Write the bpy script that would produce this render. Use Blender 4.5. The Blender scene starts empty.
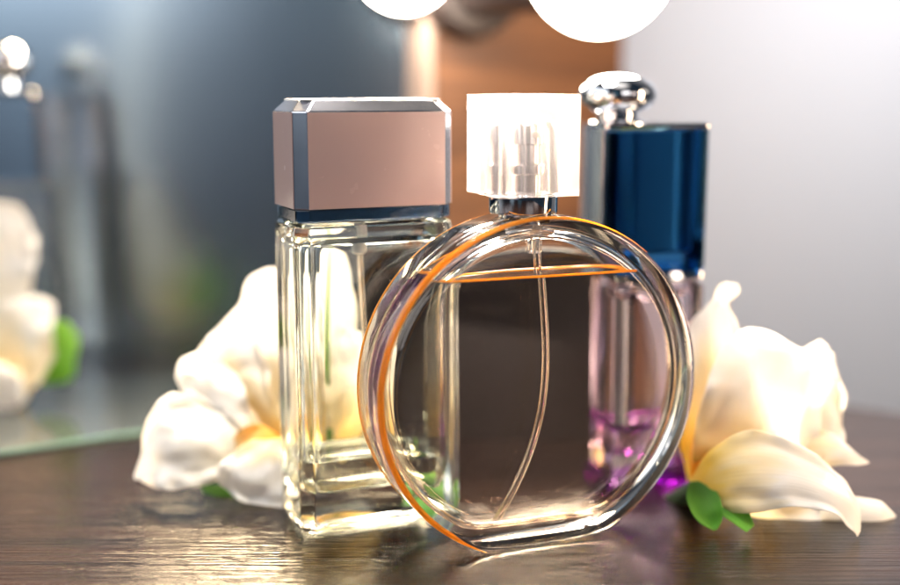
import bpy, bmesh, math, random
from mathutils import Vector, Matrix, noise
random.seed(7)
R = math.radians
S = bpy.context.scene
CM = 0.01
# ------------------------------------------------------------------ camera
F, PITCH, H = 1150.0, R(9.9), 11.5          # focal length in px of a 900 px wide frame, tilt down, height (cm)
cam_d = bpy.data.cameras.new('camera'); cam = bpy.data.objects.new('camera', cam_d)
S.collection.objects.link(cam); S.camera = cam
cam.location = (0, 0, H*CM); cam.rotation_euler = (R(90)-PITCH, 0, 0)
cam_d.sensor_width = 36; cam_d.lens = 36*F/900
cam_d.clip_start = 0.01; cam_d.clip_end = 50
cam_d.dof.use_dof = True; cam_d.dof.focus_distance = 0.288; cam_d.dof.aperture_fstop = 3.4
cam_d.dof.aperture_blades = 0
# ------------------------------------------------------------------ render
S.render.engine = 'CYCLES'
cy = S.cycles
cy.max_bounces = 20; cy.transmission_bounces = 20; cy.glossy_bounces = 10; cy.diffuse_bounces = 4
cy.caustics_reflective = True; cy.caustics_refractive = True; cy.blur_glossy = 0.15
cy.sample_clamp_indirect = 30; cy.use_denoising = True
S.view_settings.view_transform = 'Standard'; S.view_settings.look = 'None'
S.view_settings.exposure = 0.32; S.view_settings.gamma = 1
# ------------------------------------------------------------------ world: dim room, soft light patches by direction
wd = bpy.data.worlds.new('World'); S.world = wd; wd.use_nodes = True
wn, wl = wd.node_tree.nodes, wd.node_tree.links
wn.clear()
w_out = wn.new('ShaderNodeOutputWorld'); w_bg = wn.new('ShaderNodeBackground'); w_tc = wn.new('ShaderNodeTexCoord')
wl.new(w_bg.outputs[0], w_out.inputs[0])
acc = wn.new('ShaderNodeRGB'); acc.outputs[0].default_value = (0.012, 0.020, 0.030, 1); cur = acc.outputs[0]
BLOBS = [  # azimuth from +Y clockwise, elevation, radius (deg), softness (deg), colour
    (-85, 28, 16, 8, (1.5, 1.6, 1.7)),       # added light patch on the left
    (-139, 5, 5, 5, (0.60, 0.78, 0.90)),     # pale patch seen in the mirror at far left
    (-165, 8, 4, 5, (0.10, 0.26, 0.34)),
    (-146, -12, 12, 6, (0.16, 0.15, 0.18)),
    (140, 9, 7, 4, (1.6, 1.25, 1.1)),       # soft patch reflected by the lacquered cap
    (100, 20, 10, 6, (1.1, 0.95, 0.8)),
    (60, 15, 12, 8, (0.7, 0.7, 0.75)),
    (180, 75, 16, 8, (1.2, 1.1, 1.0)),
]
for az, el, rad, soft, col in BLOBS:
    v = Vector((math.sin(R(az))*math.cos(R(el)), math.cos(R(az))*math.cos(R(el)), math.sin(R(el))))
    dt = wn.new('ShaderNodeVectorMath'); dt.operation = 'DOT_PRODUCT'; dt.inputs[1].default_value = v
    wl.new(w_tc.outputs['Generated'], dt.inputs[0])
    mr = wn.new('ShaderNodeMapRange'); mr.interpolation_type = 'SMOOTHSTEP'
    mr.inputs[1].default_value = math.cos(R(rad+soft)); mr.inputs[2].default_value = math.cos(R(max(rad-soft, 0)))
    wl.new(dt.outputs['Value'], mr.inputs[0])
    mx = wn.new('ShaderNodeMix'); mx.data_type = 'RGBA'; mx.blend_type = 'ADD'
    wl.new(mr.outputs[0], mx.inputs[0]); wl.new(cur, mx.inputs[6]); mx.inputs[7].default_value = (*col, 1)
    cur = mx.outputs[2]
wl.new(cur, w_bg.inputs[0]); w_bg.inputs[1].default_value = 1.0
# ------------------------------------------------------------------ lamps
def area(name, loc, target, sx, sy, power, col, spread=180):
    d = bpy.data.lights.new(name, 'AREA'); d.shape = 'RECTANGLE'; d.size = sx*CM; d.size_y = sy*CM
    d.energy = power; d.color = col; d.spread = R(spread)
    o = bpy.data.objects.new(name, d); S.collection.objects.link(o)
    o.location = Vector(loc)*CM
    o.rotation_euler = (Vector(target)-Vector(loc)).to_track_quat('-Z', 'Y').to_euler()
    return o
area('back_light', (1, 59, 37), (1.5, 28, 1), 8, 7, 0.9, (1.0, 0.90, 0.78), 70)  # unseen lamp standing in for bulbs higher up the frame
area('back_light', (-10, 58, 35), (-4, 29, 1), 12, 12, 1.3, (1.0, 0.76, 0.46), 70)  # added backlight for the left flower and the table sheen
area('overhead_light', (-5, 33, 46), (-1, 31, 0), 12, 12, 0.34, (1.0, 0.95, 0.90), 60)
area('left_fill', (-50, -4, 38), (0, 30, 4), 30, 40, 0.8, (0.92, 0.95, 1.0))  # added soft fill from the front left, out of view
area('front_fill', (24, -34, 30), (0, 30, 6), 28, 28, 0.55, (1.0, 0.93, 0.90))  # added fill from the camera side, brightens the cap front
area('back_light', (3.4, 57, 34), (2.6, 27.6, 0.6), 15, 13, 5.0, (1.0, 0.82, 0.62), 80)  # added backlight, makes the warm glare under the round bottle
area('side_strip', (-22, 37, 9), (0, 30, 5), 3, 20, 0.055, (1.0, 0.86, 0.66))  # added strip lamp, unseen; puts bright streaks in the glass edges
area('side_strip', (25, 24, 9), (2, 30, 5), 3, 22, 0.42, (1.0, 0.72, 0.46))  # warmer strip added on the right for gold streaks in the glass
area('wall_fill', (27, 50, 34), (20, 76, 4), 22, 22, 0.37, (0.95, 0.95, 1.0), 85)  # added lamp out of view, brightens the wall
# ------------------------------------------------------------------ helpers
def W(u, v, y):
    """point (cm) at forward distance y seen at photo pixel u, v"""
    dx = (u-450)/F; dz = -(v-292.5)/F
    d = Vector((dx, math.cos(PITCH)+dz*math.sin(PITCH), -math.sin(PITCH)+dz*math.cos(PITCH)))
    return Vector((0, 0, H)) + d*(y/d.y)
def mesh_obj(name, bm, mat, parent=None, smooth=35, label=None):
    me = bpy.data.meshes.new(name)
    for v in bm.verts: v.co *= CM
    bm.to_mesh(me); bm.free()
    if smooth:
        for p in me.polygons: p.use_smooth = True
        me.set_sharp_from_angle(angle=R(smooth))
    o = bpy.data.objects.new(name, me); S.collection.objects.link(o)
    if mat: me.materials.append(mat)
    if parent: o.parent = parent
    if label: o['label'] = label
    return o
def tag(o, label, cat, group=None, kind=None):
    if label: o['label'] = label
    if cat: o['category'] = cat
    if group: o['group'] = group
    if kind: o['kind'] = kind
    return o
def thing(name, label, cat, loc=(0, 0, 0), yaw=0, group=None):
    o = bpy.data.objects.new(name, None); S.collection.objects.link(o)
    o.empty_display_size = 0.01
    o.location = Vector(loc)*CM; o.rotation_euler = (0, 0, R(yaw))
    return tag(o, label, cat, group)
def loft(bm, layers, flip=False, cap0=True, cap1=True, closed=True):
    vs = [[bm.verts.new(p) for p in L] for L in layers]
    n = len(vs[0]); fs = []
    for a, b in zip(vs[:-1], vs[1:]):
        for i in range(n if closed else n-1):
            j = (i+1) % n
            fs.append(bm.faces.new((a[i], a[j], b[j], b[i])))
    if cap0: fs.append(bm.faces.new(vs[0][::-1]))
    if cap1: fs.append(bm.faces.new(vs[-1]))
    bmesh.ops.recalc_face_normals(bm, faces=fs)
    if flip: bmesh.ops.reverse_faces(bm, faces=fs)
    return fs
def rrect(w, d, r, z, seg=5, cx=0, cy_=0):
    pts = []
    for qx, qy, a0 in ((1, 1, 0), (-1, 1, 90), (-1, -1, 180), (1, -1, 270)):
        for k in range(seg+1):
            a = R(a0+90*k/seg)
            pts.append((cx+qx*(w/2-r)+r*math.cos(a), cy_+qy*(d/2-r)+r*math.sin(a), z))
    return pts
def ring(r, z, n=64, cx=0, cy_=0):
    return [(cx+r*math.cos(2*math.pi*i/n), cy_+r*math.sin(2*math.pi*i/n), z) for i in range(n)]
def lathe(prof, n=64, cx=0, cy_=0, bm=None, flip=False):
    bm = bm or bmesh.new()
    loft(bm, [ring(max(r, 0.004), z, n, cx, cy_) for r, z in prof], flip=flip)
    return bm
def tube(bm, pts, r, n=12, hollow=0):
    def sweep(rad, flip):
        layers = []
        for i, p in enumerate(pts):
            t = (pts[min(i+1, len(pts)-1)]-pts[max(i-1, 0)]).normalized()
            a = t.orthogonal().normalized() if abs(t.y) > .9 else t.cross(Vector((0, 1, 0))).normalized()
            b = t.cross(a)
            layers.append([p+rad*(math.cos(2*math.pi*k/n)*a+math.sin(2*math.pi*k/n)*b) for k in range(n)])
        loft(bm, layers, flip=flip)
    sweep(r, False)
    if hollow: sweep(hollow, True)
def bez(p0, p1, p2, p3, n=24):
    out = []
    for i in range(n+1):
        t = i/n
        out.append(p0*(1-t)**3+p1*3*t*(1-t)**2+p2*3*t*t*(1-t)+p3*t**3)
    return out
def bevel(o, w, seg=3, ang=30):
    m = o.modifiers.new('bevel', 'BEVEL'); m.width = w*CM; m.segments = seg
    m.limit_method = 'ANGLE'; m.angle_limit = R(ang); m.harden_normals = False
    return o
# ------------------------------------------------------------------ materials
def mat(name):
    m = bpy.data.materials.new(name); m.use_nodes = True
    n = m.node_tree.nodes; n.clear()
    out = n.new('ShaderNodeOutputMaterial')
    return m, n, m.node_tree.links, out
def glass(name, col=(1, 1, 1), rough=0.0, ior=1.47):
    m, n, l, out = mat(name)
    g = n.new('ShaderNodeBsdfGlass'); g.inputs['Color'].default_value = (*col, 1)
    g.inputs['Roughness'].default_value = rough; g.inputs['IOR'].default_value = ior
    l.new(g.outputs[0], out.inputs[0])
    return m
def pbr(name, col, rough=0.4, metal=0.0, noise_scale=0, var=0.0, bump=0.0, coat=0.0, spec=0.5):
    m, n, l, out = mat(name)
    b = n.new('ShaderNodeBsdfPrincipled'); b.inputs['Base Color'].default_value = (*col, 1)
    b.inputs['Roughness'].default_value = rough; b.inputs['Metallic'].default_value = metal
    b.inputs['Coat Weight'].default_value = coat; b.inputs['Specular IOR Level'].default_value = spec
    l.new(b.outputs[0], out.inputs[0])
    if noise_scale:
        tc = n.new('ShaderNodeTexCoord'); nz = n.new('ShaderNodeTexNoise')
        nz.inputs['Scale'].default_value = noise_scale; nz.inputs['Detail'].default_value = 5
        l.new(tc.outputs['Object'], nz.inputs['Vector'])
        mr = n.new('ShaderNodeMapRange'); mr.inputs[3].default_value = max(rough-var, 0.01); mr.inputs[4].default_value = rough+var
        l.new(nz.outputs[0], mr.inputs[0]); l.new(mr.outputs[0], b.inputs['Roughness'])
        if bump:
            bp = n.new('ShaderNodeBump'); bp.inputs['Strength'].default_value = bump; bp.inputs['Distance'].default_value = 0.0005
            l.new(nz.outputs[0], bp.inputs['Height']); l.new(bp.outputs[0], b.inputs['Normal'])
    return m
M = {}
M['glass'] = glass('clear_glass', (0.985, 0.99, 0.985))
M['glass_green'] = glass('greenish_glass', (0.978, 0.988, 0.970))
M['acrylic'] = glass('clear_acrylic', (0.98, 0.98, 0.99), ior=1.49)
M['perfume'] = glass('pale_perfume', (0.985, 0.935, 0.895), ior=1.36)
M['perfume_yellow'] = glass('yellowish_perfume', (0.98, 0.975, 0.93), ior=1.36)
M['glass_violet'] = glass('pale_violet_glass', (0.975, 0.945, 0.99))
M['purple'] = glass('violet_glass', (0.80, 0.40, 0.86), ior=1.45)
M['violet_liquid'] = glass('violet_liquid', (0.95, 0.86, 0.98), ior=1.36)
M['tube'] = glass('clear_tube_plastic', (0.97, 0.93, 0.90), rough=0.08, ior=1.52)
M['chrome'] = pbr('chrome', (0.82, 0.84, 0.88), 0.07, 1.0, 260, 0.03)
M['silver_side'] = pbr('satin_silver', (0.80, 0.79, 0.80), 0.16, 1.0, 90, 0.05)
M['pink'] = pbr('pink_lacquer', (0.66, 0.46, 0.42), 0.26, 0.0, 150, 0.04, coat=1.0)
M['cap_metal'] = pbr('cap_metal', (0.66, 0.66, 0.72), 0.2, 1.0, 120, 0.04)
M['white_plastic'] = pbr('white_plastic', (0.75, 0.74, 0.72), 0.35, 0, 80, .05)
M['socket'] = pbr('dark_socket_metal', (0.030, 0.020, 0.018), 0.4, 0.2, 80, .08)
M['green_edge'] = pbr('green_glass_edge', (0.20, 0.34, 0.28), 0.25, 0, 80, .05)
# blue acrylic cap with depth
M['blue'] = glass('deep_blue_acrylic', (0.22, 0.48, 0.72), ior=1.45)
M['blue_core'] = pbr('brushed_core', (0.11, 0.18, 0.27), 0.34, 1.0, 60, 0.08)
# frosted acrylic
def frosted():
    m, n, l, out = mat('frosted_acrylic')
    g = n.new('ShaderNodeBsdfGlass'); g.inputs['Color'].default_value = (1, .985, .98, 1)
    g.inputs['Roughness'].default_value = 0.17; g.inputs['IOR'].default_value = 1.45
    t = n.new('ShaderNodeBsdfTranslucent'); t.inputs[0].default_value = (0.70, 0.66, 0.66, 1)
    d = n.new('ShaderNodeBsdfDiffuse'); d.inputs[0].default_value = (0.60, 0.57, 0.58, 1)
    a = n.new('ShaderNodeMixShader'); a.inputs[0].default_value = 0.45
    b = n.new('ShaderNodeMixShader'); b.inputs[0].default_value = 0.15
    l.new(t.outputs[0], a.inputs[1]); l.new(d.outputs[0], a.inputs[2])
    l.new(g.outputs[0], b.inputs[1]); l.new(a.outputs[0], b.inputs[2]); l.new(b.outputs[0], out.inputs[0])
    return m
M['frost'] = frosted()
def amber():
    m, n, l, out = mat('amber_refraction')
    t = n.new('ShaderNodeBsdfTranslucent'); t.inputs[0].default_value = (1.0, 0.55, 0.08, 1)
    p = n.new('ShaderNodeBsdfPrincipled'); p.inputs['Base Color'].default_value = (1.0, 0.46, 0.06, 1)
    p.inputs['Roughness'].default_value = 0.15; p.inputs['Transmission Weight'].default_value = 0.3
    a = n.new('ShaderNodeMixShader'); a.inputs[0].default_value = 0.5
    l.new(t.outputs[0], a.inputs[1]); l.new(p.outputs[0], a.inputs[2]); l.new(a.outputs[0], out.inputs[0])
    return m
M['amber'] = amber()  # amber colour stands in for light refracted at the glass edges
def petal_mat(name, ybase, ystr, warm=(0.90, 0.88, 0.85)):
    m, n, l, out = mat(name)
    uv = n.new('ShaderNodeUVMap'); uv.uv_map = 'UVMap'
    sx = n.new('ShaderNodeSeparateXYZ'); l.new(uv.outputs[0], sx.inputs[0])
    nz = n.new('ShaderNodeTexNoise'); nz.inputs['Scale'].default_value = 3.0; nz.inputs['Detail'].default_value = 3
    l.new(uv.outputs[0], nz.inputs['Vector'])
    ad = n.new('ShaderNodeMath'); ad.operation = 'MULTIPLY_ADD'; ad.inputs[1].default_value = 0.35
    l.new(nz.outputs[0], ad.inputs[0]); l.new(sx.outputs['Y'], ad.inputs[2])
    cr = n.new('ShaderNodeValToRGB')
    e = cr.color_ramp.elements
    e[0].position = 0.30; e[0].color = (*ybase, 1)
    e[1].position = 0.30+ystr; e[1].color = (*warm, 1)
    l.new(ad.outputs[0], cr.inputs[0])
    # fine veins running along the petal
    mp = n.new('ShaderNodeMapping'); mp.inputs['Scale'].default_value = (26, 1.4, 1)
    l.new(uv.outputs[0], mp.inputs[0])
    vn = n.new('ShaderNodeTexNoise'); vn.inputs['Scale'].default_value = 1.5; vn.inputs['Detail'].default_value = 6
    l.new(mp.outputs[0], vn.inputs['Vector'])
    bp = n.new('ShaderNodeBump'); bp.inputs['Strength'].default_value = 0.22; bp.inputs['Distance'].default_value = 0.0004
    l.new(vn.outputs[0], bp.inputs['Height'])
    p = n.new('ShaderNodeBsdfPrincipled'); p.inputs['Roughness'].default_value = 0.6
    p.inputs['Sheen Weight'].default_value = 0.2
    t = n.new('ShaderNodeBsdfTranslucent')
    for x in (p, t):
        l.new(cr.outputs[0], x.inputs[0]); l.new(bp.outputs[0], x.inputs['Normal'])
    a = n.new('ShaderNodeMixShader'); a.inputs[0].default_value = 0.42
    l.new(p.outputs[0], a.inputs[1]); l.new(t.outputs[0], a.inputs[2]); l.new(a.outputs[0], out.inputs[0])
    return m
M['petal'] = petal_mat('cream_petal', (0.88, 0.70, 0.30), 0.45)
M['petal_y'] = petal_mat('yellow_base_petal', (0.93, 0.70, 0.10), 0.34)
M['petal_w'] = petal_mat('white_petal', (0.88, 0.84, 0.74), 0.4)
M['leaf'] = petal_mat('green_leaf', (0.08, 0.28, 0.015), 0.6, (0.15, 0.46, 0.03))
M['leaf_far'] = petal_mat('lime_leaf', (0.20, 0.48, 0.03), 0.6, (0.30, 0.62, 0.06))
M['stem'] = pbr('dark_green_stem', (0.03, 0.06, 0.015), 0.5, 0, 120, .1, .3)
def wood_table():
    m, n, l, out = mat('dark_wood')
    tc = n.new('ShaderNodeTexCoord')
    mp = n.new('ShaderNodeMapping'); mp.inputs['Rotation'].default_value = (0, 0, R(-8)); mp.inputs['Scale'].default_value = (6, 170, 1)
    l.new(tc.outputs['Object'], mp.inputs[0])
    a = n.new('ShaderNodeTexNoise'); a.inputs['Scale'].default_value = 1.6; a.inputs['Detail'].default_value = 8; a.inputs['Roughness'].default_value = 0.65
    a.inputs['Distortion'].default_value = 0.3
    l.new(mp.outputs[0], a.inputs['Vector'])
    mp2 = n.new('ShaderNodeMapping'); mp2.inputs['Rotation'].default_value = (0, 0, R(-8)); mp2.inputs['Scale'].default_value = (40, 900, 1)
    l.new(tc.outputs['Object'], mp2.inputs[0])
    f = n.new('ShaderNodeTexNoise'); f.inputs['Scale'].default_value = 1.0; f.inputs['Detail'].default_value = 4
    l.new(mp2.outputs[0], f.inputs['Vector'])
    cr = n.new('ShaderNodeValToRGB'); e = cr.color_ramp.elements
    e[0].position = 0.3; e[0].color = (0.003, 0.0018, 0.0015, 1); e[1].position = 0.75; e[1].color = (0.017, 0.0080, 0.0055, 1)
    l.new(a.outputs[0], cr.inputs[0])
    mx = n.new('ShaderNodeMath'); mx.operation = 'ADD'; l.new(a.outputs[0], mx.inputs[0]); l.new(f.outputs[0], mx.inputs[1])
    bp = n.new('ShaderNodeBump'); bp.inputs['Strength'].default_value = 0.7; bp.inputs['Distance'].default_value = 0.00036
    l.new(mx.outputs[0], bp.inputs['Height'])
    mr = n.new('ShaderNodeMapRange'); mr.inputs[3].default_value = 0.08; mr.inputs[4].default_value = 0.20
    l.new(f.outputs[0], mr.inputs[0])
    p = n.new('ShaderNodeBsdfPrincipled')
    l.new(cr.outputs[0], p.inputs[0]); l.new(mr.outputs[0], p.inputs['Roughness']); l.new(bp.outputs[0], p.inputs['Normal'])
    p.inputs['Specular IOR Level'].default_value = 0.42
    l.new(p.outputs[0], out.inputs[0])
    return m
M['table'] = wood_table()
def wood_frame():
    m, n, l, out = mat('orange_wood')
    tc = n.new('ShaderNodeTexCoord')
    mp = n.new('ShaderNodeMapping'); mp.inputs['Scale'].default_value = (6, 6, 60)
    l.new(tc.outputs['Object'], mp.inputs[0])
    a = n.new('ShaderNodeTexNoise'); a.inputs['Scale'].default_value = 2; a.inputs['Detail'].default_value = 6; a.inputs['Distortion'].default_value = 0.6
    l.new(mp.outputs[0], a.inputs['Vector'])
    cr = n.new('ShaderNodeValToRGB'); e = cr.color_ramp.elements
    e[0].position = 0.3; e[0].color = (0.07, 0.024, 0.009, 1); e[1].position = 0.72; e[1].color = (0.22, 0.088, 0.032, 1)
    l.new(a.outputs[0], cr.inputs[0])
    p = n.new('ShaderNodeBsdfPrincipled'); p.inputs['Roughness'].default_value = 0.45
    l.new(cr.outputs[0], p.inputs[0]); l.new(p.outputs[0], out.inputs[0])
    return m
M['wood'] = wood_frame()
M['wall'] = pbr('grey_wall_paint', (0.62, 0.62, 0.635), 0.7, 0, 40, .05, .2)
M['mirror'] = pbr('hazy_mirror', (0.29, 0.35, 0.41), 0.26, 1.0, 12, 0.03)
M['tray'] = pbr('glass_sheet_top', (0.03, 0.035, 0.035), 0.12, 0, 30, 0.03)
def bulb_mat():
    m, n, l, out = mat('lit_bulb')
    e = n.new('ShaderNodeEmission'); e.inputs[0].default_value = (1, 0.90, 0.76, 1); e.inputs[1].default_value = 40
    l.new(e.outputs[0], out.inputs[0]); return m
M['bulb'] = bulb_mat()
# ------------------------------------------------------------------ structure
bm = bmesh.new()
poly = [(-60, -25), (26, -25), (26, 34.5), (9, 45), (9, 66), (-60, 66)]
loft(bm, [[(x, y, -2.5) for x, y in poly], [(x, y, 0) for x, y in poly]])
table = bevel(mesh_obj('table', bm, M['table'], smooth=0), .12)
tag(table, 'dark brown wooden table top with fine grain under the bottles and flowers', 'table')
bm = bmesh.new()
wx, wy = (-75, 90), (75, 56)
loft(bm, [[(-75, 92, z), (85, 56, z), (86, 60, z), (-74, 96, z)] for z in (-60, 120)])
tag(mesh_obj('wall', bm, M['wall'], smooth=0), 'plain pale grey wall behind the vanity', 'wall')
# ------------------------------------------------------------------ vanity mirror: panel, wooden post
mir = thing('vanity_mirror', 'tall vanity mirror with orange wooden frame post, blurred behind the bottles', 'mirror', (0, 0, 0))
a, b = Vector((-60, 56, 0)), Vector((-1.0, 47.2, 0))
nrm = Vector((b.y-a.y, -(b.x-a.x), 0)).normalized()
bm = bmesh.new()
loft(bm, [[(a.x, a.y, z), (b.x, b.y, z), (b.x-.6*nrm.x, b.y-.6*nrm.y, z), (a.x-.6*nrm.x, a.y-.6*nrm.y, z)] for z in (0.02, 17)])
mesh_obj('mirror_glass', bm, M['mirror'], mir, smooth=0)
bn = Vector((.45, -.893, 0)); bd = Vector((.893, .45, 0))
p0 = Vector((-.62, 46.2, 0)); wlen = 9.05
bm = bmesh.new()
q = [p0, p0+bd*wlen, p0+bd*wlen-bn*2.2, p0-bn*2.2]
loft(bm, [[(p.x, p.y, z) for p in q] for z in (0.02, 17)])
bevel(mesh_obj('frame_post', bm, M['wood'], mir, smooth=0), .15)
bm = bmesh.new()
q = [p0-bd*.5+bn*.1, p0-bd*.06+bn*.1, p0-bd*.06-bn*2.0, p0-bd*.5-bn*2.0]
loft(bm, [[(p.x, p.y, z) for p in q] for z in (0.02, 17)])
mesh_obj('edge_reflection', bm, pbr('pale_reflection', (0.36, 0.26, 0.21), 0.5, 0, 60, .05), mir, smooth=0)  # pale strip painted for the frame edge's reflection in the mirror
def bulb(c, sock_dir, label, r=2.5, L=6.0):
    t = thing('globe_bulb', label, 'light bulb', c, group='globe bulbs on the vanity')
    bm = bmesh.new(); bmesh.ops.create_uvsphere(bm, u_segments=48, v_segments=32, radius=r)
    g = mesh_obj('globe', bm, M['bulb'], t)
    bm = bmesh.new()
    lathe([(1.35, r*.86), (1.4, r*.86+.5), (1.25, L-1.6), (1.9, L-1.5), (2.1, L-.9), (2.15, L-.1), (2.1, L)], bm=bm)
    s = mesh_obj('bulb_socket', bm, M['socket'], t)
    s.rotation_euler = Vector(sock_dir).to_track_quat('Z', 'Y').to_euler()
c1 = W(600, -39, 38.3)
bulb(c1, -bn, 'large lit white globe bulb at top, right of its stand-in reflection', 2.38, (p0+bd*4-c1).dot(-bn))
c2 = W(404, -40, 44.0)  # globe added where the larger bulb's mirror image shows
bulb(c2, (0.08, 1, .0), 'lit globe standing in for the mirror reflection of the larger bulb, at top edge', 1.85, 3.4)
# ------------------------------------------------------------------ glass sheet whose pale green edge crosses the table at left
g0 = W(-60, 0, 35); 
A = Vector((-16.4, 34.3, 0)); B = Vector((-4, 41.4, 0))
bk = Vector((-.5, .87, 0))
bm = bmesh.new()
q = [A-(B-A)*.6, B, B+bk*6, A-(B-A)*.6+bk*14]
loft(bm, [[(p.x, p.y, z) for p in q] for z in (0.03, 0.16)])
gs = thing('glass_sheet', 'flat glass sheet with pale green edge lying on the table behind the left flower', 'glass sheet', (0, 0, 0))
mesh_obj('sheet', bm, M['tray'], gs, smooth=0)
bm = bmesh.new()
fr = -bk*.06
q = [A-(B-A)*.6+fr, B+fr, B, A-(B-A)*.6]
loft(bm, [[(p.x, p.y, z) for p in q] for z in (0.03, 0.17)])
mesh_obj('green_edge', bm, M['green_edge'], gs, smooth=0)
# ------------------------------------------------------------------ ROUND BOTTLE
YAW = 24
RB = thing('perfume_bottle', 'round disc-shaped clear glass perfume bottle with frosted square cap, in front', 'perfume bottle', (2.06, 28.85, 0), 20.5)
RR, CZ, HT = 4.38, 4.13, 0.99          # outer radius, centre height, half thickness
def disc_outline(rad, y, zmin, n=180, cz=CZ, soft=.25):
    pts = []
    for i in range(n):
        a = 2*math.pi*i/n
        x, z = rad*math.sin(a), cz-rad*math.cos(a)
        if z < zmin+soft:                     # flatten the foot softly
            k = max((zmin+soft-z), 0)
            z = zmin+soft-soft*(1-math.exp(-k/soft)) if soft > 0 else max(z, zmin)
        pts.append((x, y, z))
    return pts
def face_layers(rad, y0, dome, zmin, sgn, soft, steps=10):
    """concentric rings from the rim to the centre of one face, bulging by dome"""
    out = []
    for k in range(1, steps+1):
        s = 1-k/steps*0.985
        y = y0+sgn*dome*(1-s*s)
        L = disc_outline(rad, y, zmin, soft=soft)
        c = Vector((0, y, CZ))
        out.append([tuple(c+(Vector(p)-c)*s) for p in L])
    return out
bm = bmesh.new()
zf = 0.0
front = face_layers(RR-.16, -HT, .16, zf+.12, -1, .22)[::-1]
back = face_layers(RR-.16, HT, .12, zf+.12, 1, .22)
mid = [disc_outline(RR-.16, -HT, zf+.12, soft=.22), disc_outline(RR-.10, -HT+.02, zf+.07, soft=.22), disc_outline(RR-.03, -HT+.08, zf+.02, soft=.22),
       disc_outline(RR, -HT+.18, zf, soft=.22), disc_outline(RR, 0, zf, soft=.22), disc_outline(RR, HT-.18, zf, soft=.22),
       disc_outline(RR-.03, HT-.08, zf+.02, soft=.22), disc_outline(RR-.10, HT-.02, zf+.07, soft=.22), disc_outline(RR-.16, HT, zf+.12, soft=.22)]
loft(bm, front+mid+back)
# inner hollow, rounded section
CR, CH, CF = 4.03, .58, .50
def cavity(bm, grow=0.0, flip=True):
    L = []
    sec = []
    for k in range(0, 13):
        th = -math.pi/2+math.pi*k/12
        sec.append((CR-.34+.34*math.cos(th), CH*math.sin(th)))
    y0 = sec[0][1]
    fl = face_layers(sec[0][0]+grow, y0-grow, .12, CF-grow, -1, .15, 8)[::-1]
    bl = face_layers(sec[0][0]+grow, -y0+grow, .10, CF-grow, 1, .15, 8)
    for r, y in sec:
        k = (CR-r)*.8
        L.append(disc_outline(r+grow, y+(grow if y > 0 else -grow)*abs(math.sin(y/CH*1.57)), CF+k-grow, soft=.15))
    return loft(bm, fl+L+bl, flip=flip)
cavity(bm)
body = mesh_obj('glass_body', bm, M['glass'], RB, smooth=40)
LEVEL = 6.98
bm = bmesh.new(); cavity(bm, 0.012, flip=False)
geom = bm.verts[:]+bm.edges[:]+bm.faces[:]
res = bmesh.ops.bisect_plane(bm, geom=geom, plane_co=(0, 0, LEVEL), plane_no=(0, 0, 1), clear_outer=True)
edges = [e for e in bm.edges if e.is_boundary]
bmesh.ops.holes_fill(bm, edges=edges, sides=0)
mesh_obj('liquid', bm, M['perfume'], RB, smooth=40)
# amber band coloured in for light refracted at the liquid level
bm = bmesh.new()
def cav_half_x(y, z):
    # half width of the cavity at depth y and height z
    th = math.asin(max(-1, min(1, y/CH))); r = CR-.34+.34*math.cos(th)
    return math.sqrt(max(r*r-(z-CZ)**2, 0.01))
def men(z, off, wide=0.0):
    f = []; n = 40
    def ww(x): return off+wide*max(0, min(1, x/CR))**1.5     # the band widens to the right, shaped as a refracted crescent
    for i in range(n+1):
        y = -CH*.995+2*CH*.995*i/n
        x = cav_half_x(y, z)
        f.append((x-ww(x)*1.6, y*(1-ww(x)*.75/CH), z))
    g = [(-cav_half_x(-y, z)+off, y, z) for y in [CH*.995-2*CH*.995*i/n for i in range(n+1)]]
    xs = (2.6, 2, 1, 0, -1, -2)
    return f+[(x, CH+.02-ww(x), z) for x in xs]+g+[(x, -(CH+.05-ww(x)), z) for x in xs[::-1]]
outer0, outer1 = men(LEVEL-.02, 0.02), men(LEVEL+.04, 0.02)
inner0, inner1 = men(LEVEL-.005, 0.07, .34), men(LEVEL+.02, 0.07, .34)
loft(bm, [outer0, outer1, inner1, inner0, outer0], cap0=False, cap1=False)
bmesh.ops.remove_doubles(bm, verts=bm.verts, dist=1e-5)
mesh_obj('level_refraction', bm, M['amber'], RB, label='thin amber line painted for refracted light at the liquid level')
# amber bands coloured in for light refracted at the side wall edges
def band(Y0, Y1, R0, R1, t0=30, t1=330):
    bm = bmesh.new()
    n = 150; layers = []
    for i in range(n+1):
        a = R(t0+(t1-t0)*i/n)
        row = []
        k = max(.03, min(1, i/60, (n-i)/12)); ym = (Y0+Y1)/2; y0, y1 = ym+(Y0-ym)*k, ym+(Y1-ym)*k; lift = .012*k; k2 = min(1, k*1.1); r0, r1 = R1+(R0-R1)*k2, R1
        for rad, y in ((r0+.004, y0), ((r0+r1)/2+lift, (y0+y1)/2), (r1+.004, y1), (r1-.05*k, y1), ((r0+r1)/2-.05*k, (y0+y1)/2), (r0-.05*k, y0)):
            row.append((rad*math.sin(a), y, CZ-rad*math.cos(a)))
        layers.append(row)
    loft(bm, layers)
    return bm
mesh_obj('edge_refraction', band(-HT+.03, -HT+.11, RR-.10, RR-.01, 140, 339), M['amber'], RB, label='amber band painted for refracted light along the front edge')
mesh_obj('edge_refraction', band(HT-.20, HT-.10, RR+.004, RR-.01, 190, 339), M['amber'], RB, label='thin amber band painted for refracted light along the back edge')
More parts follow.
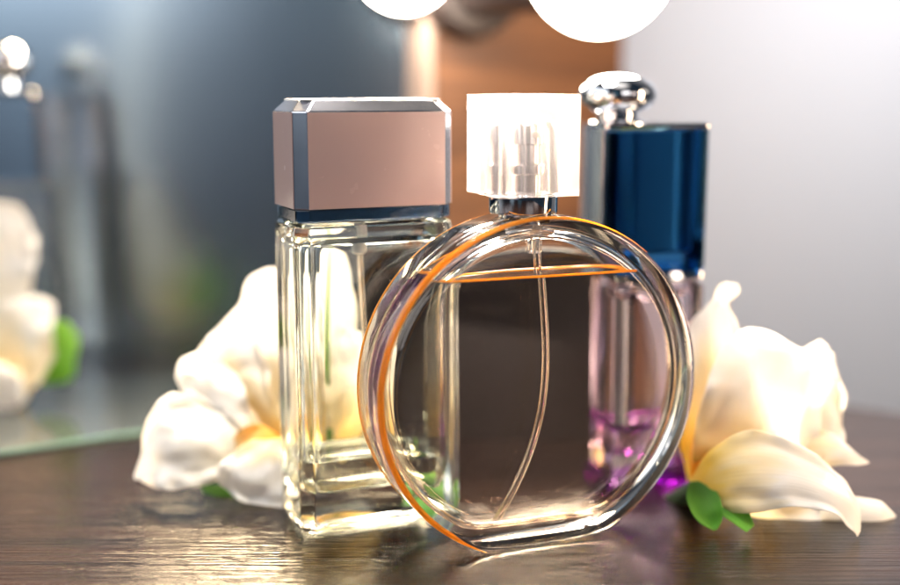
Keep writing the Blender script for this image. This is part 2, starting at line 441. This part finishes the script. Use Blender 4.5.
# neck, collar, dip tube
ZT = CZ+RR
bm = lathe([(.62, ZT-.25), (.62, ZT+.0), (.84, ZT+.01), (.86, ZT+.05), (.86, ZT+.46), (.82, ZT+.50), (.3, ZT+.5)])
mesh_obj('collar', bm, M['chrome'], RB).location.x = -.24*CM
bm = bmesh.new()
tube(bm, bez(Vector((.05, 0, ZT-.2)), Vector((.1, 0, 5.4)), Vector((.9, -.1, 3.6)), Vector((-1.05, .1, .62)), 40), .10, 14, .052)
mesh_obj('dip_tube', bm, M['tube'], RB)
bm = lathe([(.16, ZT-1.0), (.2, ZT-.95), (.2, ZT-.6), (.13, ZT-.55), (.13, ZT-.1)], 24)
mesh_obj('tube_joint', bm, M['tube'], RB)
# frosted cap: shell with hollow, spray head inside
c0, c1z = ZT+.48, ZT+2.93
bm = bmesh.new()
loft(bm, [rrect(2.16, 2.10, .03, c0), rrect(2.16, 2.10, .03, c1z)])
loft(bm, [ring(.80, c0+.03, 48), ring(.74, c0+1.6, 48), ring(.66, c0+1.8, 48), ring(.45, c0+1.92, 48)], flip=True)
capo = bevel(mesh_obj('frosted_cap', bm, M['frost'], RB, smooth=30), .05, 3, 60); capo.location.x = -.28*CM
bm = lathe([(.5, c0), (.5, c0+.5), (.62, c0+.55), (.62, c0+.75), (.42, c0+.8), (.42, c0+1.25), (.56, c0+1.28), (.56, c0+1.75), (.48, c0+1.82)], 40)
sp = mesh_obj('spray_head', bm, M['silver_side'], RB); sp.location.x = -.24*CM
bm = lathe([(.09, 0), (.09, .12), (.05, .14)], 16)
nz_ = mesh_obj('nozzle', bm, M['white_plastic'], sp); nz_.location = Vector((0, -.5, c0+1.5))*CM; nz_.rotation_euler = (R(90), 0, 0)
# ------------------------------------------------------------------ LEFT RECTANGULAR BOTTLE
LB = thing('perfume_bottle', 'tall rectangular clear glass perfume bottle with pink beige block cap, at left', 'perfume bottle', (-2.28, 30.3, 0), YAW)
LW, LT = 4.35, 2.35
def chrect(w, d, c, z, ins=0):
    w -= 2*ins; d -= 2*ins
    x, y = w/2, d/2
    return [(x, -y+c, z), (x, y-c, z), (x-c, y, z), (-x+c, y, z), (-x, y-c, z), (-x, -y+c, z), (-x+c, -y, z), (x-c, -y, z)]
bm = bmesh.new()
loft(bm, [chrect(LW, LT, .2, .22, .8), chrect(LW, LT, .25, .16, .5), chrect(LW, LT, .3, 0, .30), chrect(LW, LT, .3, .06, .12), chrect(LW, LT, .3, .26, 0), chrect(LW, LT, .3, 8.0, 0), chrect(LW, LT, .3, 8.14, .03), chrect(LW, LT, .3, 8.22, .12)])
def lcav(bm, g, top, flip):
    w, d = LW-.62, LT-.70
    LL = [rrect(w-.9+g, d-.9+g, .3, .98-g, 6), rrect(w-.35+g, d-.35+g, .40, 1.08-g, 6), rrect(w-.08+g, d-.08+g, .42, 1.35, 6), rrect(w+g, d+g, .42, 1.75, 6)]
    if top: LL += [rrect(w+g, d+g, .42, 7.45, 6), rrect(w-.1, d-.1, .42, 7.65, 6), rrect(w-.5, d-.5, .40, 7.78, 6)]
    return LL
loft(bm, lcav(bm, 0, True, True), flip=True)
bevel(mesh_obj('glass_body', bm, M['glass_green'], LB, smooth=30), .03, 2, 35)
bm = bmesh.new()
LL = lcav(bm, .02, False, False); w, d = LW-.62, LT-.70
LL.append(rrect(w+.02, d+.02, .42, 1.95, 6))
loft(bm, LL)
mesh_obj('liquid', bm, M['perfume_yellow'], LB, smooth=30)
bm = bmesh.new()
tube(bm, bez(Vector((-.2, 0, 8.15)), Vector((-.15, 0, 6)), Vector((-.1, 0, 3.5)), Vector((.55, 0, 1.15)), 30), .085, 12, .045)
mesh_obj('dip_tube', bm, M['tube'], LB)
bm = lathe([(.15, 7.3), (.2, 7.35), (.2, 7.75), (.14, 7.8), (.14, 8.2)], 24)
j = mesh_obj('tube_joint', bm, M['white_plastic'], LB); j.location.x = -.2*CM
bm = bmesh.new()
loft(bm, [chrect(LW, LT, .3, 8.24, .14), chrect(LW, LT, .3, 8.28, .05), chrect(LW, LT, .3, 8.58, .05)])
bevel(mesh_obj('cap_foot', bm, M['acrylic'], LB, smooth=0), .02, 2, 20)
bm = bmesh.new(); loft(bm, [chrect(LW-.3, LT-.3, .25, 8.30, 0), chrect(LW-.3, LT-.3, .25, 8.56, 0)])
mesh_obj('cap_insert', bm, pbr('dark_blue_metal', (0.04, 0.10, 0.18), .22, .9, 90, .05), LB, smooth=0)
bm = bmesh.new()
loft(bm, [chrect(LW, LT, .3, 8.60, .03), chrect(LW, LT, .3, 11.02, .03), chrect(LW, LT, .3, 11.30, .28)])
cp = bevel(mesh_obj('cap', bm, M['cap_metal'], LB, smooth=0), .025, 2, 20)
for (px, py, sx, sy) in ((0, -LT/2+.03, LW-.66, .04), (0, LT/2-.03, LW-.66, .04), (-LW/2+.03, 0, .04, LT-.66), (LW/2-.03, 0, .04, LT-.66)):
    bm = bmesh.new()
    loft(bm, [rrect(sx, sy, .01, 8.61, 2, px, py), rrect(sx, sy, .01, 11.0, 2, px, py)])
    mesh_obj('cap_panel', bm, M['pink'], cp, smooth=0)
bm = bmesh.new(); loft(bm, [chrect(LW-.6, LT-.6, .1, 11.29, 0), chrect(LW-.6, LT-.6, .1, 11.32, 0)])
mesh_obj('top_sheen', bm, M['white_plastic'], cp, smooth=0)  # white panel painted for light reflected off the cap's top
# ------------------------------------------------------------------ RIGHT BLUE BOTTLE
BB = thing('perfume_bottle', 'perfume bottle with deep blue square cap and chrome knob, behind at right', 'perfume bottle', (5.68, 33.9, 0), 12)
BW, BT = 3.10, 2.3
bm = bmesh.new()
loft(bm, [rrect(BW, BT, .25, 0.0), rrect(BW+.1, BT+.1, .3, .12), rrect(BW+.1, BT+.1, .3, 5.9), rrect(BW-.3, BT-.3, .3, 6.15)])
loft(bm, [rrect(BW-1.0, BT-.95, .3, 1.15), rrect(BW-.6, BT-.55, .4, 1.45), rrect(BW-.6, BT-.55, .4, 5.6), rrect(BW-1, BT-.9, .3, 5.8)], flip=True)
mesh_obj('glass_body', bm, M['glass_violet'], BB, smooth=30)
bm = bmesh.new()
loft(bm, [rrect(BW-.98, BT-.93, .3, 1.13), rrect(BW-.58, BT-.53, .4, 1.45), rrect(BW-.58, BT-.53, .4, 1.95)])
mesh_obj('liquid', bm, M['violet_liquid'], BB, smooth=30)
bm = bmesh.new()
loft(bm, [rrect(BW+.16, BT+.16, .3, .01), rrect(BW+.5, BT+.5, .5, .10), rrect(BW+.5, BT+.5, .5, .38), rrect(BW+.12, BT+.12, .3, .52)])
loft(bm, [rrect(BW+.12, BT+.12, .3, .03), rrect(BW+.12, BT+.12, .3, .50)], flip=True)
mesh_obj('level_glint', (lambda b: (loft(b, [rrect(BW-.58, BT-.53, .4, 1.86), rrect(BW-.58, BT-.53, .4, 2.08), rrect(BW-.80, BT-.75, .35, 2.02), rrect(BW-.80, BT-.75, .35, 1.84), rrect(BW-.58, BT-.53, .4, 1.86)], cap0=False, cap1=False), b)[1])(bmesh.new()), M['purple'], BB)  # violet ring put in for the glints at the liquid level
mesh_obj('base_ring', bm, M['purple'], BB, smooth=30, label='violet glass ring round the foot')
bm = bmesh.new(); loft(bm, [rrect(BW-.1, BT-.1, .2, 6.10), rrect(BW+.06, BT+.06, .2, 6.16), rrect(BW+.06, BT+.06, .2, 6.36), rrect(BW-.1, BT-.1, .2, 6.42)])
mesh_obj('collar', bm, M['chrome'], BB, smooth=30)
bm = bmesh.new(); loft(bm, [rrect(BW, BT, .14, 6.44), rrect(BW, BT, .14, 10.45)])
bc = mesh_obj('cap', bm, M['blue'], BB, smooth=30)
bm = bmesh.new(); loft(bm, [rrect(BW-.6, BT-.4, .8, 6.9, 16), rrect(BW-.44, BT-.24, .88, 6.98, 16), rrect(BW-.44, BT-.24, .88, 10.38, 16)])
mesh_obj('cap_core', bm, M['blue_core'], bc, smooth=30)
bm = bmesh.new(); loft(bm, [rrect(.06, BT-.3, .02, 6.5, 5, -BW/2-.04), rrect(.06, BT-.3, .02, 10.43, 5, -BW/2-.04)])
mesh_obj('side_plate', bm, M['silver_side'], bc, smooth=30)
bm = bmesh.new(); loft(bm, [rrect(BW, BT, .14, 10.46), rrect(BW+.08, BT+.08, .16, 10.50), rrect(BW+.08, BT+.08, .16, 10.58), rrect(BW-.1, BT-.1, .14, 10.64)])
tp = mesh_obj('top_plate', bm, M['chrome'], BB, smooth=30)
prof = [(.85, 10.64), (.82, 10.68), (.66, 10.72), (.60, 10.76), (.60, 10.90), (.68, 10.96)]
for k in range(0, 21):
    th = R(-60+150*k/20)
    prof.append((1.13*math.cos(th)**.85 if k < 20 else .01, 11.42+.60*math.sin(th)))
kn = mesh_obj('knob', lathe(prof), M['chrome'], BB, smooth=50)
kn.location.x = -.85*CM
# ------------------------------------------------------------------ DARK BOX behind the round bottle, faint print
DB = thing('perfume_box', 'dark carton box with faint lettering, seen through the round bottle', 'box', (0.6, 39.4, 0), 4)
bm = bmesh.new(); loft(bm, [[(x, y, z) for x, y in ((-3.9, -1.2), (4.0, -1.2), (4.0, 1.2), (-3.9, 1.2))] for z in (0.0, 6.7)])
bevel(mesh_obj('carton', bm, pbr('dark_carton', (0.004, 0.0036, 0.0045), .55, 0, 90, .08, spec=.12), DB, smooth=0), .04)
m_print = pbr('grey_print', (0.018, 0.014, 0.014), .5, 0, 60, .05)
for txt, z, sz in (('CHANEL', 4.75, .56), ('CHANCE', 3.95, .36)):
    fc = bpy.data.curves.new('lettering', 'FONT'); fc.body = txt; fc.size = sz*CM; fc.align_x = 'CENTER'
    fc.extrude = .004*CM; fc.space_character = 1.2
    ft = bpy.data.objects.new('lettering_source', fc); S.collection.objects.link(ft)
    fc.materials.append(m_print)
    me = bpy.data.meshes.new_from_object(ft.evaluated_get(bpy.context.evaluated_depsgraph_get()))
    nf = bpy.data.objects.new('lettering', me); S.collection.objects.link(nf); nf.parent = DB
    nf.rotation_euler = (R(90), 0, 0); nf.location = Vector((.35, -1.206, z))*CM
    bpy.data.objects.remove(ft)
# ------------------------------------------------------------------ PETALS
def cr_(vals, t):
    n = len(vals)-1; x = t*n; i = min(int(x), n-1); f = x-i
    g = lambda k: vals[max(0, min(n, k))]
    p0, p1, p2, p3 = g(i-1), g(i), g(i+1), g(i+2)
    return 0.5*((2*p1)+(p2-p0)*f+(2*p0-5*p1+4*p2-p3)*f*f+(3*p1-p0-3*p2+p3)*f*f*f)
def petal(name, rows, mt, parent, nu=36, nv=36, th=.018, ruf=.045, flare=.11, curl=0.0, seed=0, off=(0, 0, 0), xf=None):
    """rows: (u,v,y) of one edge, (u,v,y) of the other, bulge (cm, towards viewer), from base to tip"""
    Ls = [W(*r[0])+Vector(off) for r in rows]; Rs = [W(*r[1])+Vector(off) for r in rows]; Bs = [r[2] for r in rows]
    if xf: Ls = [xf(p) for p in Ls]; Rs = [xf(p) for p in Rs]
    grid = []
    for j in range(nv+1):
        t = j/nv
        a, b, bu = cr_(Ls, t), cr_(Rs, t), cr_(Bs, t)
        t2 = min(t+.02, 1); t1 = t2-.02
        along = ((cr_(Ls, t2)+cr_(Rs, t2))-(cr_(Ls, t1)+cr_(Rs, t1)))
        nrm = (b-a).cross(along)
        if nrm.length < 1e-9: nrm = Vector((0, -1, 0))
        nrm.normalize()
        if nrm.y > 0: nrm = -nrm
        row = []
        for i in range(nu+1):
            s = -1+2*i/nu
            p = a.lerp(b, (s+1)/2)
            k = .62*bu*(1-s*s)-curl*abs(s)**5*math.sin(t*math.pi)
            w = (b-a).length
            fl_ = max(0, (abs(s)-.62)/.38); fl_ = fl_*fl_*(3-2*fl_); te = max(0, (t-.82)/.18)
            k += flare*min(w, 2.5)*(.7+1.6*noise.noise(p*.8+Vector((seed, 5, 0))))*max(fl_*math.sin(min(t*1.5, 1)*math.pi/2), te*te*.8)
            q3 = p*.9+Vector((seed*3.1, 0, 0))
            k += ruf*min(w, 3)*(noise.noise(q3)*2.0+3.6*noise.noise(q3*2.2)*abs(s)**3+.5*noise.noise(q3*3.0)+1.2*noise.noise(q3*1.6+Vector((0, 9, 0)))*t**3)
            row.append(p+nrm*k)
        grid.append(row)
    bm = bmesh.new(); uvl = bm.loops.layers.uv.new('UVMap')
    top = [[bm.verts.new(p) for p in r] for r in grid]
    for j in range(nv):
        for i in range(nu):
            f = bm.faces.new((top[j][i], top[j][i+1], top[j+1][i+1], top[j+1][i]))
            for lp, (ii, jj) in zip(f.loops, ((i, j), (i+1, j), (i+1, j+1), (i, j+1))):
                lp[uvl].uv = (ii/nu, jj/nv)
    o = mesh_obj(name, bm, mt, parent, smooth=80)
    so = o.modifiers.new('thickness', 'SOLIDIFY'); so.thickness = th*CM; so.offset = 0
    ss = o.modifiers.new('smooth', 'SUBSURF'); ss.levels = 1; ss.render_levels = 1
    # keep the parent relation: petals are written in world cm, so undo the parent's offset
    if parent: o.matrix_parent_inverse = Matrix.Translation(parent.location).inverted()
    return o
# right flower
RF = thing('flower', 'white fabric flower with yellow heart lying right of the round bottle', 'flower', (6.9, 31.2, 0))
def P(*a, **k): return petal('petal', *a, **k)
# tall back-left petal
P([((690, 492, 31.6), (702, 490, 31.2), .05), ((679, 430, 32.0), (748, 440, 31.2), .3), ((680, 375, 32.3), (758, 385, 31.4), .4),
   ((690, 325, 32.4), (742, 332, 31.6), .3), ((713, 300, 32.2), (731, 303, 31.8), .15), ((717, 286, 31.6), (741, 290, 31.3), .12), ((726, 281, 31.4), (738, 283, 31.3), .02)],
  M['petal_y'], RF, seed=1, ruf=.03)
# petals behind the big one
P([((700, 480, 32), (720, 480, 31.8), .05), ((705, 420, 32.8), (770, 420, 32.4), .3), ((718, 370, 33.2), (790, 375, 32.6), .3), ((728, 338, 33.2), (775, 345, 32.8), .2), ((740, 331, 33), (752, 333, 32.9), .02)],
  M['petal'], RF, seed=2)
P([((735, 480, 32), (765, 480, 31.6), .05), ((770, 420, 32.8), (828, 430, 32.2), .3), ((782, 375, 33), (846, 400, 32.4), .35), ((802, 352, 33), (838, 372, 32.5), .2), ((820, 340, 32.9), (824, 343, 32.9), .0)],
  M['petal_w'], RF, seed=3)
P([((750, 480, 31.8), (775, 480, 31.4), .05), ((795, 430, 32.3), (830, 455, 31.6), .2), ((810, 385, 32.4), (842, 425, 31.8), .25), ((824, 356, 32.5), (838, 378, 32.2), .1), ((828, 350, 32.4), (833, 353, 32.4), 0)],
  M['petal_w'], RF, seed=4)
P([((740, 490, 31.4), (760, 496, 31.2), .05), ((780, 445, 31.4), (800, 478, 30.6), .35), ((800, 418, 31.6), (838, 462, 30.8), .4), ((815, 392, 31.6), (843, 440, 31.2), .25), ((826, 392, 31.6), (838, 415, 31.5), .05)],
  M['petal_w'], RF, seed=5)
# ragged petal to the right
P([((760, 485, 31), (770, 500, 30.5), .05), ((795, 436, 30.8), (800, 475, 30.2), .3), ((830, 432, 30.8), (835, 466, 30.3), .25), ((850, 448, 30.7), (856, 466, 30.5), .1), ((858, 455, 30.6), (870, 463, 30.6), .0)],
  M['petal'], RF, seed=6, ruf=.05)
# big domed petal
P([((694, 490, 30.9), (706, 492, 30.8), .05), ((692, 450, 30.7), (765, 482, 30.2), .3), ((700, 398, 30.8), (808, 462, 30.4), .7), ((714, 358, 31.0), (820, 416, 30.9), .85), ((732, 336, 31.4), (806, 366, 31.5), .6), ((758, 330, 31.9), (784, 340, 31.9), .1)],
  M['petal_y'], RF, seed=7, ruf=.02, nu=34, nv=36)
P([((785, 470, 31.2), (795, 474, 31), .02), ((790, 420, 31.8), (825, 440, 31.4), .3), ((796, 372, 32.2), (836, 400, 31.9), .35), ((806, 350, 32.4), (832, 368, 32.2), .2), ((822, 342, 32.4), (828, 346, 32.4), 0)],
  M['petal'], RF, seed=14, ruf=.07)
P([((735, 470, 31.4), (770, 474, 31), .02), ((752, 400, 32.2), (812, 420, 31.6), .3), ((760, 350, 32.7), (812, 372, 32.2), .3), ((775, 336, 32.9), (800, 350, 32.7), .15)],
  M['petal'], RF, seed=15, ruf=.06)
# curled edge of the big petal
P([((795, 475, 30.3), (803, 478, 30.3), .02), ((798, 440, 30.4), (815, 450, 30.5), .1), ((792, 405, 30.8), (815, 420, 31), .15), ((800, 380, 31.2), (822, 395, 31.4), .1), ((812, 375, 31.6), (818, 378, 31.6), 0)],
  M['petal_w'], RF, seed=8)
# yellow heart petal
P([((692, 488, 30.6), (700, 490, 30.5), .02), ((690, 455, 30.7), (712, 462, 30.5), .1), ((698, 425, 30.9), (722, 430, 30.8), .12), ((712, 400, 31.1), (732, 395, 31), .1), ((724, 376, 31.3), (732, 372, 31.3), 0)],
  petal_mat('deep_yellow_petal', (0.95, 0.42, 0.0), 0.9, (0.92, 0.62, 0.12)), RF, seed=9)
# lower front petal spreading to the right
P([((690, 480, 30.4), (692, 492, 30.2), .0), ((715, 448, 29.9), (715, 508, 29.4), .25), ((752, 430, 29.7), (748, 514, 28.9), .45), ((795, 446, 29.5), (790, 508, 28.6), .4), ((832, 470, 29.2), (828, 515, 28.4), .3), ((856, 505, 28.9), (848, 530, 28.3), .12), ((860, 532, 28.6), (857, 537, 28.5), .0)],
  M['petal_y'], RF, seed=10, ruf=.03, nu=34, nv=36)
P([((780, 455, 30.0), (790, 500, 29.6), .05), ((815, 458, 29.8), (820, 505, 29.3), .25), ((842, 478, 29.6), (846, 512, 29.1), .2), ((858, 502, 29.4), (860, 528, 28.8), .05)],
  M['petal_w'], RF, seed=11)
# far right tip
P([((820, 495, 30.2), (820, 520, 29.8), .02), ((850, 496, 30.2), (848, 522, 29.7), .2), ((880, 502, 30.1), (876, 524, 29.7), .12), ((896, 516, 30), (893, 524, 29.9), 0)],
  M['petal_w'], RF, seed=12)
# underside petal near the table
P([((745, 515, 30.2), (750, 530, 29.6), .02), ((780, 505, 30.4), (785, 528, 29.6), .1), ((820, 505, 30.4), (815, 530, 29.5), .1), ((838, 515, 30), (835, 528, 29.6), 0)],
  M['petal'], RF, seed=13)
# leaves and stem
def leaf(rows, parent, seed, m=None): return petal('leaf', rows, m or M['leaf'], parent, nu=12, nv=18, th=.03, ruf=.02, seed=seed)
leaf([((690, 482, 29.9), (698, 481, 29.9), 0), ((686, 498, 29.3), (716, 492, 29.4), -.18), ((692, 515, 28.9), (722, 506, 28.9), -.2), ((704, 526, 28.8), (722, 520, 28.8), -.08), ((714, 531, 28.7), (717, 530, 28.7), 0)], RF, 20)
leaf([((708, 492, 29.6), (708, 500, 29.5), 0), ((724, 494, 29.3), (722, 516, 28.9), -.15), ((742, 504, 29.1), (734, 525, 28.7), -.12), ((754, 526, 28.8), (746, 533, 28.6), 0)], RF, 21)
bm = bmesh.new()
tube(bm, bez(W(698, 488, 30.8), W(680, 500, 31.2), W(668, 505, 31.8), W(655, 508, 32.2), 12), .28, 12)
st = mesh_obj('stem', bm, M['stem'], RF); st.matrix_parent_inverse = Matrix.Translation(RF.location).inverted()
# left flower
LF = thing('flower', 'cream white flower lying behind the rectangular bottle at left', 'flower', (-5.2, 32.6, 0))
P([((285, 455, 32.4), (290, 475, 32.2), .02), ((240, 420, 32.4), (232, 478, 31.6), .35), ((200, 402, 32.4), (200, 488, 31.0), .5), ((170, 396, 32.4), (168, 492, 31.0), .4), ((154, 418, 32.0), (150, 486, 31.2), .2), ((143, 452, 31.7), (140, 480, 31.4), .05), ((134, 476, 31.6), (135, 480, 31.5), 0)],
  M['petal_w'], LF, seed=31, nu=34, nv=34)
P([((280, 440, 32.2), (300, 440, 32.2), .02), ((250, 445, 31.6), (305, 450, 31.6), .3), ((222, 466, 31.2), (300, 478, 31.0), .4), ((222, 486, 31.0), (305, 498, 30.7), .25), ((248, 502, 30.9), (296, 509, 30.7), .06)],
  M['petal_y'], LF, seed=32, nu=34, nv=34)
P([((275, 450, 32.8), (290, 460, 32.6), .02), ((215, 385, 33.2), (245, 440, 32.2), .3), ((190, 360, 33.4), (225, 420, 32.4), .35), ((180, 362, 33.3), (200, 400, 32.7), .2), ((176, 378, 33), (182, 392, 32.9), 0)],
  M['petal_w'], LF, seed=33)
P([((275, 440, 33.2), (300, 450, 32.8), .02), ((228, 380, 33.4), (285, 420, 32.4), .4), ((210, 345, 33.6), (275, 380, 32.8), .4), ((220, 326, 33.6), (262, 345, 33.2), .25), ((230, 318, 33.5), (240, 322, 33.5), 0)],
  M['petal'], LF, seed=34)
P([((280, 440, 33.6), (310, 440, 33.2), .02), ((238, 360, 33.8), (310, 380, 33.0), .4), ((238, 315, 34), (312, 330, 33.2), .5), ((250, 280, 34), (312, 290, 33.4), .35), ((268, 268, 33.9), (295, 270, 33.8), .02)],
  M['petal_w'], LF, seed=35)
P([((285, 440, 33.4), (330, 440, 33.2), .02), ((280, 370, 33.8), (345, 380, 33.4), .4), ((290, 300, 34.2), (352, 310, 33.8), .45), ((298, 250, 34.2), (340, 256, 34), .25), ((308, 235, 34), (326, 237, 34), .02)],
  M['petal_w'], LF, seed=36)
P([((290, 455, 33.2), (335, 460, 33.2), .02), ((300, 400, 33.2), (372, 420, 33.2), .4), ((315, 345, 33.6), (378, 365, 33.6), .4), ((335, 325, 33.8), (366, 335, 33.8), .05)],
  M['petal'], LF, seed=37)
P([((300, 450, 32.6), (302, 466, 32.5), .02), ((262, 425, 32.2), (262, 470, 31.7), .15), ((240, 430, 31.9), (240, 462, 31.7), .1), ((232, 442, 31.8), (233, 450, 31.8), 0)],
  petal_mat('golden_petal', (0.95, 0.50, 0.03), 0.7, (0.93, 0.75, 0.40)), LF, seed=38)
P([((285, 465, 33.6), (300, 465, 33.4), .02), ((215, 420, 34.0), (305, 430, 33.6), .3), ((186, 378, 34.2), (308, 385, 34.0), .4), ((204, 345, 34.4), (306, 340, 34.2), .4), ((226, 320, 34.4), (300, 310, 34.3), .3), ((246, 298, 34.4), (288, 294, 34.3), .1)],
  M['petal_w'], LF, seed=39)
P([((282, 452, 32.6), (292, 462, 32.5), .02), ((205, 405, 32.9), (262, 455, 32.3), .3), ((183, 385, 33.0), (250, 432, 32.2), .4), ((186, 362, 33.2), (250, 400, 32.5), .3), ((208, 352, 33.3), (235, 372, 32.9), .1)],
  M['petal'], LF, seed=40)
leaf([((200, 484, 32.2), (204, 494, 31.8), 0), ((225, 486, 32.0), (230, 500, 31.6), .1), ((262, 494, 32.0), (268, 508, 31.4), .1), ((300, 500, 32), (305, 506, 31.6), 0)], LF, 22)
leaf([((318, 450, 33), (326, 450, 33), 0), ((314, 380, 33.2), (321, 380, 33.1), .04), ((316, 300, 33.4), (321, 300, 33.3), .03), ((320, 235, 33.6), (323, 235, 33.6), 0)], LF, 23)
leaf([((390, 470, 32.5), (395, 500, 32), 0), ((420, 462, 32.5), (425, 492, 32), .15), ((445, 465, 32.4), (448, 485, 32.2), 0)], LF, 24)
# flower and bottle built in place of mirror reflections at the left edge
FF = thing('flower', 'blurred white flower with green leaf at the left edge, built in place of a mirror reflection', 'flower', (-15.5, 41.5, 0))
P([((0, 385, 42), (10, 400, 41.8), .02), ((-20, 340, 42), (35, 395, 41), .5), ((0, 305, 42), (52, 350, 41.2), .5), ((25, 296, 42), (56, 312, 41.6), .2), ((45, 298, 41.8), (52, 302, 41.8), 0)],
  M['petal'], FF, seed=41)
P([((-10, 380, 41.4), (0, 385, 41.4), .02), ((-30, 350, 41), (20, 375, 40.6), .4), ((-30, 380, 40.6), (30, 395, 40.3), .4), ((-30, 410, 40.4), (12, 412, 40.3), .05)],
  M['petal_y'], FF, seed=42)
P([((-20, 380, 42.6), (0, 380, 42.6), .02), ((-30, 280, 43), (28, 310, 42.6), .5), ((-30, 220, 43), (38, 250, 42.8), .5), ((-20, 198, 43), (20, 205, 43), .05)],
  M['petal_w'], FF, seed=43)
leaf([((30, 375, 41.8), (42, 385, 41.6), 0), ((40, 335, 41.8), (72, 380, 41.4), .15), ((55, 322, 41.8), (80, 355, 41.5), .15), ((68, 322, 41.8), (78, 335, 41.7), .02)], FF, 44, M['leaf_far'])
FB = thing('perfume_bottle', 'blurred tall pale glass bottle with silver top at the left edge, built in place of a mirror reflection', 'perfume bottle', (-17.6, 46.4, 0), 12)
bm = bmesh.new(); loft(bm, [rrect(3.4, 2.2, .3, .25), rrect(3.4, 2.2, .3, 7.8), rrect(3.0, 1.9, .3, 8.0)])
mesh_obj('glass_body', bm, M['glass'], FB, smooth=30)
bm = bmesh.new(); loft(bm, [rrect(2.6, 1.7, .3, 8.02), rrect(2.6, 1.7, .3, 11.4), rrect(2.2, 1.3, .3, 11.6)])
mesh_obj('cap', bm, M['acrylic'], FB, smooth=30)
mesh_obj('knob', lathe([(.4, 11.6), (.35, 11.9), (.8, 12.2), (1.0, 12.7), (.8, 13.2), (.3, 13.45)]), M['chrome'], FB, smooth=50)
